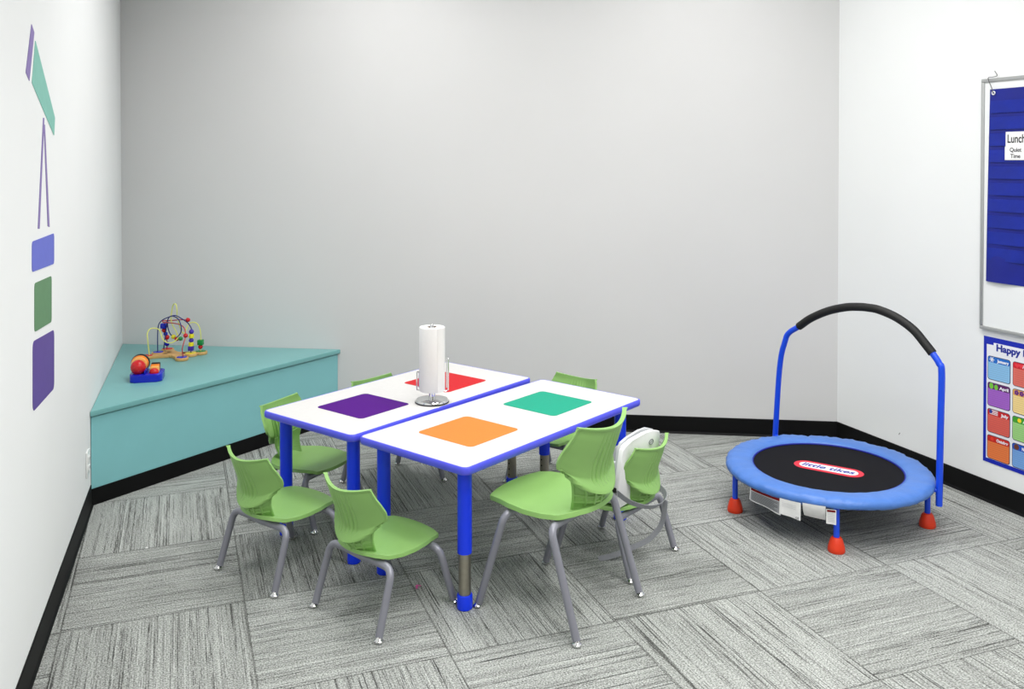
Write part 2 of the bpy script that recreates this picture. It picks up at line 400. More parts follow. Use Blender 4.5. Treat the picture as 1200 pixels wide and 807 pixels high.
# ------------------------------------------------------------------ children's chairs
def chair_parts(root, hs, W, k, off, kz, boff=0.0):
    """hs seat height, W half footprint, k shell scale, off shell shift along y, kz back height scale"""
    gm, fm = M['green'], M['grey_metal']
    # seat shell --------------------------------------------------
    hw = [(-.165, .085), (-.14, .135), (-.10, .176), (-.04, .196), (.02, .199), (.09, .189), (.15, .174), (.205, .158)]
    def seat_pt(u, v):
        uu = u * 2 - 1; y = -.165 + v * .370
        w = lerp_table(hw, y)
        x = uu * w
        yy = y + (.030 * (1 - abs(uu) ** 2.2)) * smoothstep(.0, .205, y) - .012 * (1 - uu * uu) * smoothstep(-.10, -.165, y)
        z = -.014 * (1 - (abs(uu) ** 2.5)) * smoothstep(.215, .05, y) * smoothstep(-.18, -.06, y) - .006 * smoothstep(.15, .215, yy) + .010 * smoothstep(-.10, -.165, y)
        return (x * k, yy * k + off, hs + z * k - .001)
    def seat_th(u, v):
        e = min(u, 1 - u, v * 1.0, 1 - v)
        return (.009 + .009 * (1 - smoothstep(0, .09, e))) * k
    bm = bmesh.new(); grid_solid(bm, seat_pt, 32, 32, seat_th)
    o = obj('seat', bm, gm, root)
    bv = o.modifiers.new('b', 'BEVEL'); bv.width = .003 * k; bv.segments = 2; bv.limit_method = 'ANGLE'; bv.angle_limit = math.radians(50)
    # backrest ----------------------------------------------------
    bw = [(0, .135), (.06, .152), (.15, .172), (.28, .186), (.40, .188), (.6, .180), (.8, .168), (1, .153)]
    def back_raw(uu, t):
        w = lerp_table(bw, t)
        zb = .050 + .078 * abs(uu) ** 2.2                                     # bowl-shaped lower edge
        zt = .292 + .022 * abs(uu) ** 1.8
        z = zb + t * (zt - zb)
        yc = -.176 - .050 * smoothstep(.2, 1.05, t) - .026 * smoothstep(.26, 0, t) ** 1.5
        c = .068 - .016 * smoothstep(.2, 1, t)
        y = yc + c * abs(uu) ** 1.8
        return w * uu, y, z
    def back_pt(u, v):
        uu = u * 2 - 1; t = v
        x, y, z = back_raw(uu, t)
        s = uu / .130                                                     # louvred grooves in the rear face
        if abs(uu) < .35:
            cell = (s + 3.0) % 1.0
            depth = .024 * smoothstep(.08, .20, t) * (1 - smoothstep(.50, .95, t)) * (1 - smoothstep(.30, .35, abs(uu)))
            y += depth * math.exp(-((cell - .5) / .17) ** 2)
        return (x * k, y * k + off - boff, hs + z * kz)
    bm = bmesh.new(); grid_solid(bm, back_pt, 220, 44, lambda u, v: -(.007 + .009 * smoothstep(.94, .985, v) + .004 * smoothstep(.035, .01, min(u, 1 - u, v * .6))) * k)
    o = obj('backrest', bm, gm, root)
    bv = o.modifiers.new('b', 'BEVEL'); bv.width = .002 * k; bv.segments = 2; bv.limit_method = 'ANGLE'; bv.angle_limit = math.radians(60)
    # ribbed support joining seat and backrest -------------------------
    def neck(uu, t, o_=0.0):
        w = .082 + .030 * t
        z = -.008 + t * (.105 + .04 * uu * uu)
        y = -.158 - .020 * math.sin(t * PI * .8) + .058 * abs(uu) ** 2 + .006 * t
        return Vector((w * uu * k, (y - o_) * k + off - boff * smoothstep(-.2, .6, t), hs + z * kz))
    bm = bmesh.new()
    grid_solid(bm, lambda u, v: neck(u * 2 - 1, v), 20, 8, lambda u, v: -.005 * k)
    for q in range(7):
        uu = -1 + 2 * q / 6
        add_tube(bm, [neck(uu, t / 8, .0075) for t in range(0, 8)], .0058 * k, 6)
    for tt in (.03, .22, .41):
        add_tube(bm, [neck(-1 + 2 * q / 14, tt, .0065) for q in range(15)], .0050 * k, 6)
    obj('back_support', bm, gm, root)
    # tubular frame ----------------------------------------------------
    r = .0140 if hs > .3 else .0135
    zf = hs - .036 * (1.0 if hs > .3 else .92)
    tx = W - .012
    for sy in (-1, 1):
        ty = .100 if hs > .3 else .112
        for sx in (-1, 1):
            foot = Vector((sx * (W - .004), sy * (W - .004), .016)); knee = Vector((sx * tx, sy * ty, zf)); inn = Vector((sx * (tx - .085), sy * (ty - .004), zf - .002))
            bm = bmesh.new(); add_tube(bm, fillet([foot, knee, inn], .070, 10), r, 14)
            lg = obj('leg', bm, fm, root)
            bm = bmesh.new()
            add_lathe(bm, [(0, 0), (.011, .0), (.0165, .004), (.0165, .009), (.010, .015), (.007, .022), (0, .022)], (sx * W, sy * W, 0), 18)
            obj('glide', bm, M['chrome'], lg)
        bm = bmesh.new()
        add_tube(bm, [(-(tx - .08), sy * (ty - .004), zf - .002), (0, sy * (ty - .004), zf - .006), (tx - .08, sy * (ty - .004), zf - .002)], r * .98, 14)
        obj('crossbar', bm, fm, root)
    bm = bmesh.new()
    for sx in (-1, 1):
        add_box(bm, (sx * .06 * k, 0, zf + .006), (.016, .2 * k, .008), bevel=.002)
    obj('mounting_rail', bm, fm, root)

BIG = dict(hs=.402, W=.2165, k=1.0, off=0.0, kz=1.0)
SML = dict(hs=.256, W=.1815, k=.80, off=-.012, kz=.79, boff=.013)
def copy_tree(o, parent=None):
    c = o.copy(); COL.objects.link(c); c.parent = parent
    for ch in list(o.children): copy_tree(ch, c)
    return c
GRP = 'green school chairs around the tables'
big = thing('school_chair', 'tall green chair with long grey legs at the near long side of the tables', 'chair', (1.315, 2.977, 0), math.radians(121.9 - 90), GRP)
chair_parts(big, **BIG)
small = thing('school_chair', 'low green chair nearest the camera, back turned, at the left end of the nearer table', 'chair', (.704, 3.181, 0), math.radians(28 - 90), GRP)
chair_parts(small, **SML)
for (x, y, a, lab) in [
    (.394, 3.632, 31, 'low green chair nearest the teal bench, leftmost of those with their back to us'),
    (1.690, 3.262, 121, 'low green chair holding the white booster seat, behind the tall chair'),
    (.562, 4.150, -47, 'low green chair facing us, pushed under the table behind the purple square'),
    (1.015, 4.387, -64, 'low green chair on the far side, just a sliver showing left of the paper towels'),
    (1.795, 4.110, -150, 'low green chair beyond the turquoise square, only its top edge showing')]:
    c = copy_tree(small); c.location = (x, y, 0); c.rotation_euler = (0, 0, math.radians(a - 90)); c['label'] = lab

# ------------------------------------------------------------------ tables
TH = .545; TW = .579; TL = 1.188
def table(loc, ang, label, sq):
    t = thing('activity_table', label, 'table', loc, math.radians(ang), 'pair of white activity tables pushed together')
    bm = bmesh.new(); add_prism(bm, rrect(TW - .016, TL - .016, .022), TH - .026, TH - .0004); obj('tabletop', bm, M['lam_white'], t)
    # rounded blue edge moulding
    bm = bmesh.new(); out = rrect(TW - .016, TL - .016, .022, 8)
    prof = [(0, TH - .0275), (.004, TH - .0285), (.0075, TH - .024), (.0085, TH - .014), (.0075, TH - .004), (.004, TH - .0002), (0, TH + .0003)]
    n = len(out); rings = []
    for i, p in enumerate(out):
        p0 = Vector(out[i - 1]); p1 = Vector(out[(i + 1) % n]); d = (p1 - p0).normalized(); nn = Vector((d.y, -d.x))
        rings.append([bm.verts.new((p[0] + nn.x * o_, p[1] + nn.y * o_, z)) for o_, z in prof])
    for i in range(n):
        A = rings[i]; B = rings[(i + 1) % n]
        for k in range(len(prof)): kk = (k + 1) % len(prof); bm.faces.new((A[k], A[kk], B[kk], B[k]))
    obj('edge_moulding', bm, M['blue_edge'], t)
    for (key, nm, cy, lab) in sq:
        bm = bmesh.new(); add_prism(bm, rrect(.293, .293, .022), TH - .0005, TH + .0006)
        o = obj('color_square', bm, M[key], t); o.location = (0, cy, 0); o['label'] = lab
    lx, ly = TW / 2 - .073, TL / 2 - .074
    for sx in (-1, 1):
        for sy in (-1, 1):
            bm = bmesh.new(); add_lathe(bm, [(.0265, .205), (.0265, TH - .04), (.0275, TH - .034), (.0275, TH - .027)], (0, 0, 0), 24)
            lg = obj('leg', bm, M['blue_leg'], t); lg.location = (sx * lx, sy * ly, 0)
            bm = bmesh.new(); add_lathe(bm, [(.0225, .03), (.0225, .206)], (0, 0, 0), 24); obj('inner_tube', bm, M['steel'], lg)['label'] = 'bare steel lower tube'
            for q in range(5):
                bm = bmesh.new(); add_lathe(bm, [(.0035, 0), (.0035, .0006)], (0, sy * -.0222, .07 + q * .028), 10, Matrix.Rotation(PI / 2, 3, 'X'))
                obj('height_hole', bm, M['hole_dark'], lg)
            bm = bmesh.new(); add_lathe(bm, [(.024, 0), (.0285, .004), (.0285, .050), (.0265, .054), (.0235, .054)], (0, 0, 0), 24); obj('foot_cap', bm, M['blue_leg'], lg)
            bm = bmesh.new(); add_box(bm, (0, 0, TH - .0275), (.085, .085, .003), bevel=.001); obj('mounting_plate', bm, M['steel'], lg, False)
    return t
table((.9942, 4.0197, 0), -58.8, 'white table with purple and red squares, nearer the teal bench', [('purple', '', -.268, 'purple square'), ('red', '', .268, 'red square')])
table((1.3152, 3.4991, 0), -60.3, 'white table with orange and turquoise squares, nearer the camera', [('orange', '', -.262, 'orange square'), ('teal_sq', '', .262, 'turquoise square')])

# ------------------------------------------------------------------ paper towel stand + roll
hx, hy = 1.064, 3.828
t = thing('paper_towel_stand', 'chrome paper towel stand with round base where the two tables meet', 'paper towel holder', (hx, hy, TH + .0008), math.radians(-20.7))
bm = bmesh.new(); add_lathe(bm, [(.072, 0), (.0745, .003), (.0745, .007), (.070, .013), (.050, .0165), (.018, .0185), (0, .0185)], seg=40); obj('base', bm, M['chrome'], t)
bm = bmesh.new(); add_lathe(bm, [(.0735, 0), (.0762, .0005), (.0762, .0045), (.0740, .005)], seg=40); obj('rubber_ring', bm, M['foam'], t)
bm = bmesh.new(); add_lathe(bm, [(.0085, .018), (.0085, .345), (.006, .349), (0, .350)], seg=16); obj('center_post', bm, M['chrome'], t)
bm = bmesh.new(); add_lathe(bm, [(.0155, .018), (.0155, .047), (.022, .048), (.022, .051), (.0085, .051)], seg=20); obj('support_collar', bm, M['chrome'], t)
bm = bmesh.new()
add_tube(bm, fillet([(-.018, .006, .050), (-.069, .010, .050), (-.069, .010, .132), (-.060, .024, .132), (-.060, .024, .058)], .008, 5), .0030, 8); obj('tension_arm', bm, M['chrome'], t)
bm = bmesh.new()
add_tube(bm, fillet([(.018, .006, .050), (.0725, .006, .050), (.0725, .006, .196), (.064, .022, .196), (.064, .022, .058)], .008, 5), .0030, 8); obj('tension_arm', bm, M['chrome'], t)
r_ = thing('paper_towel_roll', 'tall white roll of paper towels on the chrome stand', 'paper towels', (hx, hy, TH + .0008 + .0515), math.radians(-20.7))
bm = bmesh.new()
prof = [(.0215, 0), (.055, 0), (.057, .003), (.057, .283), (.055, .286), (.0215, .286), (.0215, 0)]
seg = 40; rings = [[bm.verts.new((a * math.cos(2 * PI * k / seg), a * math.sin(2 * PI * k / seg), z)) for k in range(seg)] for a, z in prof[:-1]]
for i in range(len(rings)):
    A = rings[i]; B = rings[(i + 1) % len(rings)]
    for k in range(seg): bm.faces.new((A[k], A[(k + 1) % seg], B[(k + 1) % seg], B[k]))
obj('towel_sheets', bm, M['paper'], r_)
bm = bmesh.new(); add_tube(bm, [(.0575 * math.cos(a), .0575 * math.sin(a), .143) for a in [math.radians(-60 + 3 * i) for i in range(26)]], 0, flat=(.284, .0012)); obj('loose_sheet', bm, M['paper'], r_)
bm = bmesh.new()
for rr in (.0210,): 
    A = [[bm.verts.new((q * math.cos(2 * PI * k / 24), q * math.sin(2 * PI * k / 24), z)) for k in range(24)] for q, z in ((.0212, .0), (.0212, .2855), (.0195, .2855), (.0195, .0))]
    for i in range(4):
        for k in range(24): bm.faces.new((A[i][k], A[i][(k + 1) % 24], A[(i + 1) % 4][(k + 1) % 24], A[(i + 1) % 4][k]))
obj('cardboard_core', bm, M['card_tube'], r_)

# ------------------------------------------------------------------ booster seat on the chair
ca = math.radians(121 - 90)
t = thing('booster_seat', 'white plastic booster seat with grey straps, set on a low green chair', 'booster seat', (1.690, 3.262, .258), ca)
bm = bmesh.new(); add_prism(bm, rrect(.25, .20, .05, 6, -.01, .02), .0, .032, bevel=.008); obj('seat_base', bm, M['booster'], t)
bm = bmesh.new()
rot = Matrix.Rotation(math.radians(9), 3, 'X')
tmp = bmesh.new(); add_prism(tmp, [(-.165, 0), (.100, 0), (.120, .06), (.128, .232), (.120, .246), (.060, .264), (.0, .266), (-.10, .262), (-.155, .252), (-.170, .236), (-.178, .08)], -.011, .011, bevel=.005)
for v in tmp.verts: v.co = Vector((v.co.x, -.104 - v.co.z - (v.co.y) * .11, v.co.y + .004))
merge(bm, tmp); obj('back_panel', bm, M['booster'], t)
tmp = bmesh.new(); add_prism(tmp, [(-.150, 0), (.090, 0), (.110, .06), (.118, .240), (.110, .252), (.05, .272), (.0, .274), (-.09, .268), (-.142, .258), (-.156, .240), (-.162, .08)], -.006, .006, bevel=.003)
for v in tmp.verts: v.co = Vector((v.co.x, -.082 - v.co.z - (v.co.y) * .11, v.co.y + .004))
obj('inner_liner', tmp, M['booster_grey'], t)['label'] = 'pale grey liner'
for sx in (-1, 1):
    tmp = bmesh.new(); add_prism(tmp, [(-.085, 0), (.10, 0), (.11, .02), (.09, .10), (.06, .13), (-.04, .155), (-.095, .16)], -.009, .009, bevel=.004)
    for v in tmp.verts: v.co = Vector((sx * .122 + v.co.z - .014, v.co.x, v.co.y + .02))
    obj('side_arm', tmp, M['booster_grey'], t)
bm = bmesh.new()
add_tube(bm, [(.050 + .016 * math.cos(a), -.1415, .222 + .010 * math.sin(a)) for a in [2 * PI * i / 20 for i in range(20)]], .0016, 6, closed=True)
add_tube(bm, [(.043, -.142, .220), (.057, -.142, .224)], .0012, 6)
obj('oval_emblem', bm, M['tag_text'], t)
for sx, P in ((1, [(-.172, -.085, .085), (-.176, -.115, .075), (-.150, -.160, .040), (-.09, -.200, .012), (-.02, -.212, .000), (.04, -.207, .002), (.085, -.185, .010), (.105, -.15, .020), (.108, -.125, .026)]),):
    bm = bmesh.new(); add_tube(bm, crom(P, 5), 0, flat=(.022, .002)); obj('strap', bm, M['strap'], t)
bm = bmesh.new()
P = [(.045, -.210, .0), (.043, -.205, -.05), (.036, -.190, -.11), (.010, -.150, -.165), (-.022, -.095, -.200), (-.056, -.040, -.232), (-.095, .020, -.2535)]
add_tube(bm, crom(P, 5), 0, flat=(.0022, .021)); obj('loose_strap', bm, M['strap'], t)
bm = bmesh.new(); add_box(bm, (-.174, -.105, .082), (.012, .022, .020), bevel=.003); obj('buckle', bm, M['toy_black'], t)

# ------------------------------------------------------------------ trampoline
tc_ = Vector((2.805, 3.297, 0)); RZ = .224
t = thing('mini_trampoline', 'small round blue trampoline with black mat, red feet and a handle bar', 'trampoline', tc_)
bm = bmesh.new(); add_tube(bm, [(.425 * math.cos(a), .425 * math.sin(a), .192) for a in [2 * PI * i / 72 for i in range(72)]], .0125, 12, closed=True); obj('ring_frame', bm, M['frame_blue'], t)
bm = bmesh.new(); add_lathe(bm, [(0, .205), (.352, .205), (.352, .209), (0, .2095)], seg=72); obj('jumping_mat', bm, M['mesh_black'], t)
# puffy safety pad with crimped outer skirt
bm = bmesh.new()
prof = [(.331, .207), (.334, .216), (.350, .2235), (.385, .227), (.420, .2265), (.443, .221), (.4535, .210), (.456, .200), (.453, .190), (.446, .188), (.446, .196), (.440, .206), (.38, .213), (.336, .206)]
seg = 180; rings = []
import mathutils
for i in range(seg):
    a = 2 * PI * i / seg; ring = []
    seam = 1 if abs(((math.degrees(a) - 62 + 180) % 360) - 180) < 2 else 0
    for j, (r, z) in enumerate(prof):
        nx = mathutils.noise.noise(Vector((math.cos(a) * 9, math.sin(a) * 9, j * .35)))
        n2 = mathutils.noise.noise(Vector((math.cos(a) * 32, math.sin(a) * 32, j * .5 + 7)))
        k = smoothstep(.36, .45, r)
        rr = r + (.004 * nx + .0045 * n2) * k
        zz = z + (.0035 * nx * (1 - abs(r - .39) / .08) + .004 * n2 * k) - (.004 if seam else 0)
        if j in (8, 9): zz += .006 * nx + .003 * n2
        ring.append(bm.verts.new((rr * math.cos(a), rr * math.sin(a), zz)))
    rings.append(ring)
for i in range(seg):
    A = rings[i]; B = rings[(i + 1) % seg]
    for k in range(len(prof)): kk = (k + 1) % len(prof); bm.faces.new((A[k], A[kk], B[kk], B[k]))
pad = obj('safety_pad', bm, M['pad_blue'], t); pad.data.set_sharp_from_angle(angle=math.radians(80))
bm = bmesh.new(); add_tube(bm, [(.3325 * math.cos(a), .3325 * math.sin(a), .2115) for a in [2 * PI * i / 72 for i in range(72)]], .0042, 8, closed=True); obj('pad_binding', bm, M['pad_trim'], pad)
# legs
for ang in (157.6, 234.8, 317.4, 30, 96):
    a = math.radians(ang); x, y = .422 * math.cos(a), .422 * math.sin(a)
    bm = bmesh.new(); add_lathe(bm, [(.0125, .035), (.0125, .200)], (0, 0, 0), 18); lg = obj('leg', bm, M['frame_blue'], t); lg.location = (x, y, 0)
    bm = bmesh.new(); add_lathe(bm, [(.033, 0), (.0355, .004), (.034, .020), (.025, .052), (.019, .060), (.0128, .061)], (0, 0, 0), 24); obj('foot_cap', bm, M['foot_red'], lg)
# handle, in the plane through its two posts
L0 = Vector((2.930, 3.770, 0)) - tc_; R0 = Vector((3.099, 2.921, 0)) - tc_; hd = (R0 - L0).normalized()
def hp(s, z): return L0 + hd * s + Vector((0, 0, z))
prof = [(.005, .695), (.030, .742), (.093, .785), (.167, .838), (.269, .889), (.367, .921), (.440, .934), (.500, .938), (.554, .936), (.642, .915), (.727, .873), (.785, .820), (.826, .778), (.852, .745), (.864, .705)]
path = [hp(-.062, .125), hp(-.030, .55)] + [hp(*p) for p in prof] + [hp(.860, .45), hp(.856, .125)]
cp = crom(path, 6)
bm = bmesh.new(); add_tube(bm, cp, .0142, 16); hnd = obj('handle_bar', bm, M['frame_blue'], t)
foam = [p for p in cp if p.z > .7835]
bm = bmesh.new(); add_tube(bm, foam, .0195, 18); obj('foam_grip', bm, M['foam'], hnd)
for s0, zz in ((-.058, .19), (.857, .19)):
    bm = bmesh.new(); p = hp(s0, zz); d = -Vector((p.x, p.y, 0)); l = d.length; d.normalize()
    add_tube(bm, [p, p + d * max(.02, l - .425)], .010, 10); obj('bracket', bm, M['frame_blue'], hnd)
# emblem on the mat
lc = Vector((2.797, 3.279, 0)) - tc_; la = math.atan2(3.154 - 3.404, 2.887 - 2.707)
def stad(w, h, n=16):
    r = h / 2; pts = []
    for k in range(n + 1): a = -PI / 2 + PI * k / n; pts.append((w / 2 - r + r * math.cos(a), r * math.sin(a)))
    for k in range(n + 1): a = PI / 2 + PI * k / n; pts.append((-w / 2 + r + r * math.cos(a), r * math.sin(a)))
    return pts
bm = bmesh.new(); add_prism(bm, stad(.310, .112), 0, .0008); lg = obj('emblem', bm, M['logo_red'], t); lg.location = (lc.x, lc.y, .2094); lg.rotation_euler = (0, 0, la); lg['label'] = 'red and white oval emblem lettered little tikes'
bm = bmesh.new(); add_prism(bm, stad(.262, .068), .0008, .0014); obj('emblem_field', bm, M['logo_white'], lg)
bm = text_mesh('little tikes', .062, .0003, .0011, .18, space=.99)
xs = [v.co.x for v in bm.verts]; w = max(xs) - min(xs); k = .234 / w
for v in bm.verts: v.co.x = (v.co.x - (max(xs) + min(xs)) / 2) * k; v.co.z += .0018
obj('lettering', bm, M['logo_blue'], lg)
# paper labels hanging below the rim
def hang(name, a0, a1, ztop, zb0, zb1, m, r=.449, wav=.004, curl=0.0):
    bm = bmesh.new()
    def F(u, v):
        a = math.radians(a0 + (a1 - a0) * u); zb = zb0 + (zb1 - zb0) * u
        rr = r + wav * math.sin(u * 7 + 1) * (1 - v) - curl * ((1 - v) ** 2)
        return (rr * math.cos(a), rr * math.sin(a), zb + (ztop - zb) * v)
    grid_solid(bm, F, 14, 10, lambda u, v: .0008)
    return obj(name, bm, m, t), F
def bars(par, F, rows, m, u0=.06, u1=.94, h=.02, off=.0012, name='print'):
    bm = bmesh.new()
    for (va, vb, ua, ub) in rows:
        g = []
        for i in range(9):
            u = ua + (ub - ua) * i / 8
            for v in (va, vb):
                p = Vector(F(u, v)); q = Vector((p.x, p.y, 0)).normalized(); g.append(bm.verts.new(p + q * off))
        for i in range(8): bm.faces.new((g[2 * i], g[2 * i + 1], g[2 * i + 3], g[2 * i + 2]))
    e = bmesh.ops.solidify(bm, geom=bm.faces[:], thickness=.0003)
    return obj(name, bm, m, par, False)
s1, F1 = hang('warning_label', 184.5, 205.5, .190, .136, .118, M['tag_white'], wav=.006); s1['label'] = 'wide grey warning label with dark red heading'
bars(s1, F1, [(.80, .97, .04, .96)], M['tag_red'], name='heading_band')
bars(s1, F1, [(.08, .76, .04, .96)], M['tag_grey'], name='grey_field')
bars(s1, F1, [(.70 - .085 * i, .73 - .085 * i, .08, .92 - .12 * (i % 3 == 2)) for i in range(8)], M['tag_text'], off=.002, name='text_lines')
s2, F2 = hang('instruction_sheet', 205.0, 216.5, .192, .127, .118, M['tag_white'], r=.455, wav=.003)
bars(s2, F2, [(.75 - .1 * i, .765 - .1 * i, .12, .8) for i in range(3)], M['tag_grey'], name='faint_print')
tm = text_mesh('CE', .011, .0003, .0003)
p = Vector(F2(.85, .10)); q = Vector((p.x, p.y, 0)).normalized(); ang = math.atan2(q.y, q.x) + PI / 2
bmesh.ops.transform(tm, matrix=Matrix.Translation(p + q * .0014) @ Matrix.Rotation(ang, 4, 'Z') @ Matrix.Rotation(PI / 2, 4, 'X'), verts=tm.verts)
obj('mark', tm, M['tag_text'], s2)
s3, F3 = hang('rolled_sheet', 217.5, 229, .196, .134, .128, M['tag_white'], r=.458, wav=.0, curl=.03); s3['label'] = 'curled blank white sheet'
s4, F4 = hang('care_tag', 229.3, 235.2 - 1.0, .186, .126, .124, M['tag_white'], r=.458, wav=.001); s4['label'] = 'narrow white tag with red heading'
bars(s4, F4, [(.83, .97, .08, .92)], M['tag_red'], name='heading_band')
bars(s4, F4, [(.74 - .09 * i, .755 - .09 * i, .14, .86) for i in range(7)], M['tag_grey'], name='text_lines')

# ------------------------------------------------------------------ bead maze on the bench
bz = thing('bead_maze', 'wooden bead maze with looping coloured wires on the teal bench', 'toy', (-.020, 5.680, BT + .0005), math.radians(-20.7))
bm = bmesh.new()
lobes = [(-.140, -.059, 'toy_red'), (-.113, .035, 'toy_blue'), (-.093, .131, 'toy_red'), (.082, -.105, 'toy_blue'), (.095, .008, 'toy_yellow'), (.137, .058, 'toy_green')]
def lobe_outline():
    pts = []
    ls = sorted([(math.atan2(y, x), x, y) for x, y, _ in lobes])
    for i, (a, x, y) in enumerate(ls):
        r = .036
        for q in range(-5, 6):
            b_ = a + q * math.radians(19); pts.append((x + r * math.cos(b_), y + r * math.sin(b_)))
        a2_ = ls[(i + 1) % len(ls)][0]
        if a2_ < a: a2_ += 2 * PI
        md = (a + a2_) / 2; d = .055; pts.append((d * math.cos(md), d * math.sin(md)))
    return pts
for x, y, _ in lobes: add_lathe(bm, [(.036, 0), (.038, .003), (.038, .015), (.036, .018)], (x, y, 0), 24)
for x, y, _ in lobes:
    d = Vector((x, y, 0)); n = Vector((-d.y, d.x, 0)).normalized()
    add_prism(bm, [tuple((d * .95 + n * .022)[:2]), tuple((n * .034)[:2]), tuple((-n * .034)[:2]), tuple((d * .95 - n * .022)[:2])], .0005, .0172, bevel=.0015)
add_lathe(bm, [(.045, 0.0002), (.047, .003), (.047, .015), (.045, .0176)], (0, 0, 0), 24)
base_ = obj('wooden_base', bm, M['wood'], bz)
for x, y, c in lobes:
    bm = bmesh.new(); add_lathe(bm, [(.030, .018), (.030, .0198), (.028, .0205)], (x, y, 0), 24); obj('colour_disc', bm, M[c], base_)
W = {
 'wire_yellow': [(-0.1276, -0.059, 0.0190), (-0.1376, -0.059, 0.1147), (-0.1422, -0.050, 0.1481), (-0.1353, -0.030, 0.1694), (-0.1170, 0.000, 0.1687), (-0.0916, 0.000, 0.1586), (-0.0814, 0.000, 0.1331), (-0.0633, -0.020, 0.1067), (-0.0302, -0.040, 0.0906), (0.0001, -0.040, 0.0906), (0.0177, -0.020, 0.1016), (0.0203, 0.000, 0.1179), (0.0026, 0.020, 0.1445), (-0.0216, 0.030, 0.1783), (-0.0319, 0.030, 0.2193), (-0.0267, 0.030, 0.2704), (-0.0127, 0.020, 0.3079), (0.0102, 0.000, 0.3112), (0.0190, -0.010, 0.2773), (0.0153, 0.000, 0.2450), (0.0179, 0.020, 0.2007), (0.0258, 0.040, 0.1457), (0.0375, 0.050, 0.1284), (0.0492, 0.060, 0.1521), (0.0610, 0.070, 0.1811), (0.0868, 0.070, 0.1914), (0.1143, 0.065, 0.1820), (0.1322, 0.058, 0.1525), (0.1373, 0.058, 0.1011), (0.1349, 0.058, 0.0190)],
 'wire_blue': [(-0.1157, 0.035, 0.0190), (-0.1157, 0.035, 0.1108), (-0.1086, 0.030, 0.1783), (-0.0842, 0.020, 0.2109), (-0.0356, 0.000, 0.2349), (0.0127, -0.020, 0.2486), (0.0495, -0.010, 0.2265), (0.0814, 0.000, 0.1993), (0.0981, 0.010, 0.1617), (0.0981, 0.010, 0.1159), (0.0942, 0.010, 0.0190)],
 'wire_blue2': [(-0.1124, 0.118, 0.0190), (-0.0847, 0.100, 0.1755), (-0.0498, 0.050, 0.2259), (-0.0051, 0.000, 0.2400), (0.0367, -0.030, 0.2251), (0.0556, -0.040, 0.1815), (0.0468, -0.030, 0.1442), (0.0102, 0.000, 0.1128), (-0.0216, 0.030, 0.1118), (-0.0498, 0.050, 0.1335), (-0.0601, 0.050, 0.1746), (-0.0523, 0.030, 0.2142)],
 'wire_red': [(0.0900, -0.105, 0.0190), (0.0850, -0.105, 0.0642), (0.0930, -0.100, 0.1031), (0.0955, -0.080, 0.1340), (0.0795, -0.050, 0.1733), (0.0431, -0.020, 0.1928), (-0.0102, 0.000, 0.1993), (-0.0740, 0.020, 0.2007), (-0.0818, 0.040, 0.2072), (-0.0447, 0.050, 0.2054), (0.0244, 0.030, 0.2142), (0.0814, 0.000, 0.2196)],
 'wire_red2': [(-0.0967, 0.131, 0.0190), (-0.0967, 0.131, 0.0654), (-0.1081, 0.120, 0.1197), (-0.1094, 0.110, 0.1528), (-0.1003, 0.100, 0.1807), (-0.0549, 0.050, 0.2054)]}
for k_, P in W.items():
    bm = bmesh.new(); add_tube(bm, crom(P, 7), .0033, 8); obj('wire', bm, M[k_.rstrip('2')], bz)
def bead(kind, p, c, r=.0125):
    r *= 1.12
    bm = bmesh.new()
    if kind == 'ball': add_ball(bm, p, r)
    elif kind == 'cube': add_box(bm, p, (r * 2, r * 2, r * 1.9), bevel=.003)
    else: add_lathe(bm, [(r * .8, -r * .8), (r, -r * .6), (r, r * .6), (r * .8, r * .8)], p, 18)
    obj('bead', bm, M[c], bz)
for kd, p, c, r in [('cube', (-0.1086, 0.112, 0.1620), 'toy_blue', .0145), ('ball', (-0.1089, 0.118, 0.1340), 'toy_red', .0125), ('ball', (-0.1022, 0.124, 0.1110), 'toy_blue', .0115), ('ball', (-0.0968, 0.131, 0.0880), 'toy_red', .0135), ('ball', (-0.0968, 0.131, 0.0470), 'toy_blue', .0125),
    ('ball', (-0.0136, 0.020, 0.1130), 'toy_yellow', .0125), ('ball', (0.0130, 0.000, 0.1040), 'toy_red', .0115), ('ball', (0.0474, -0.030, 0.1120), 'toy_green', .0118), ('ball', (0.0964, -0.080, 0.1400), 'toy_red', .012),
    ('ball', (0.0815, 0.000, 0.2190), 'toy_red', .0115), ('ball', (0.0981, 0.010, 0.1460), 'toy_purple', .013), ('cyl', (0.0977, 0.010, 0.1200), 'toy_yellow', .0135), ('ball', (0.0967, 0.010, 0.0940), 'toy_purple', .0125), ('cyl', (0.0957, 0.010, 0.0700), 'toy_yellow', .0135), ('cube', (0.0947, 0.010, 0.0460), 'toy_purple', .013),
    ('cube', (0.1359, 0.058, 0.0720), 'toy_green', .0145), ('ball', (0.1349, 0.058, 0.0440), 'toy_red', .0125)]:
    bead(kd, p, c, r)

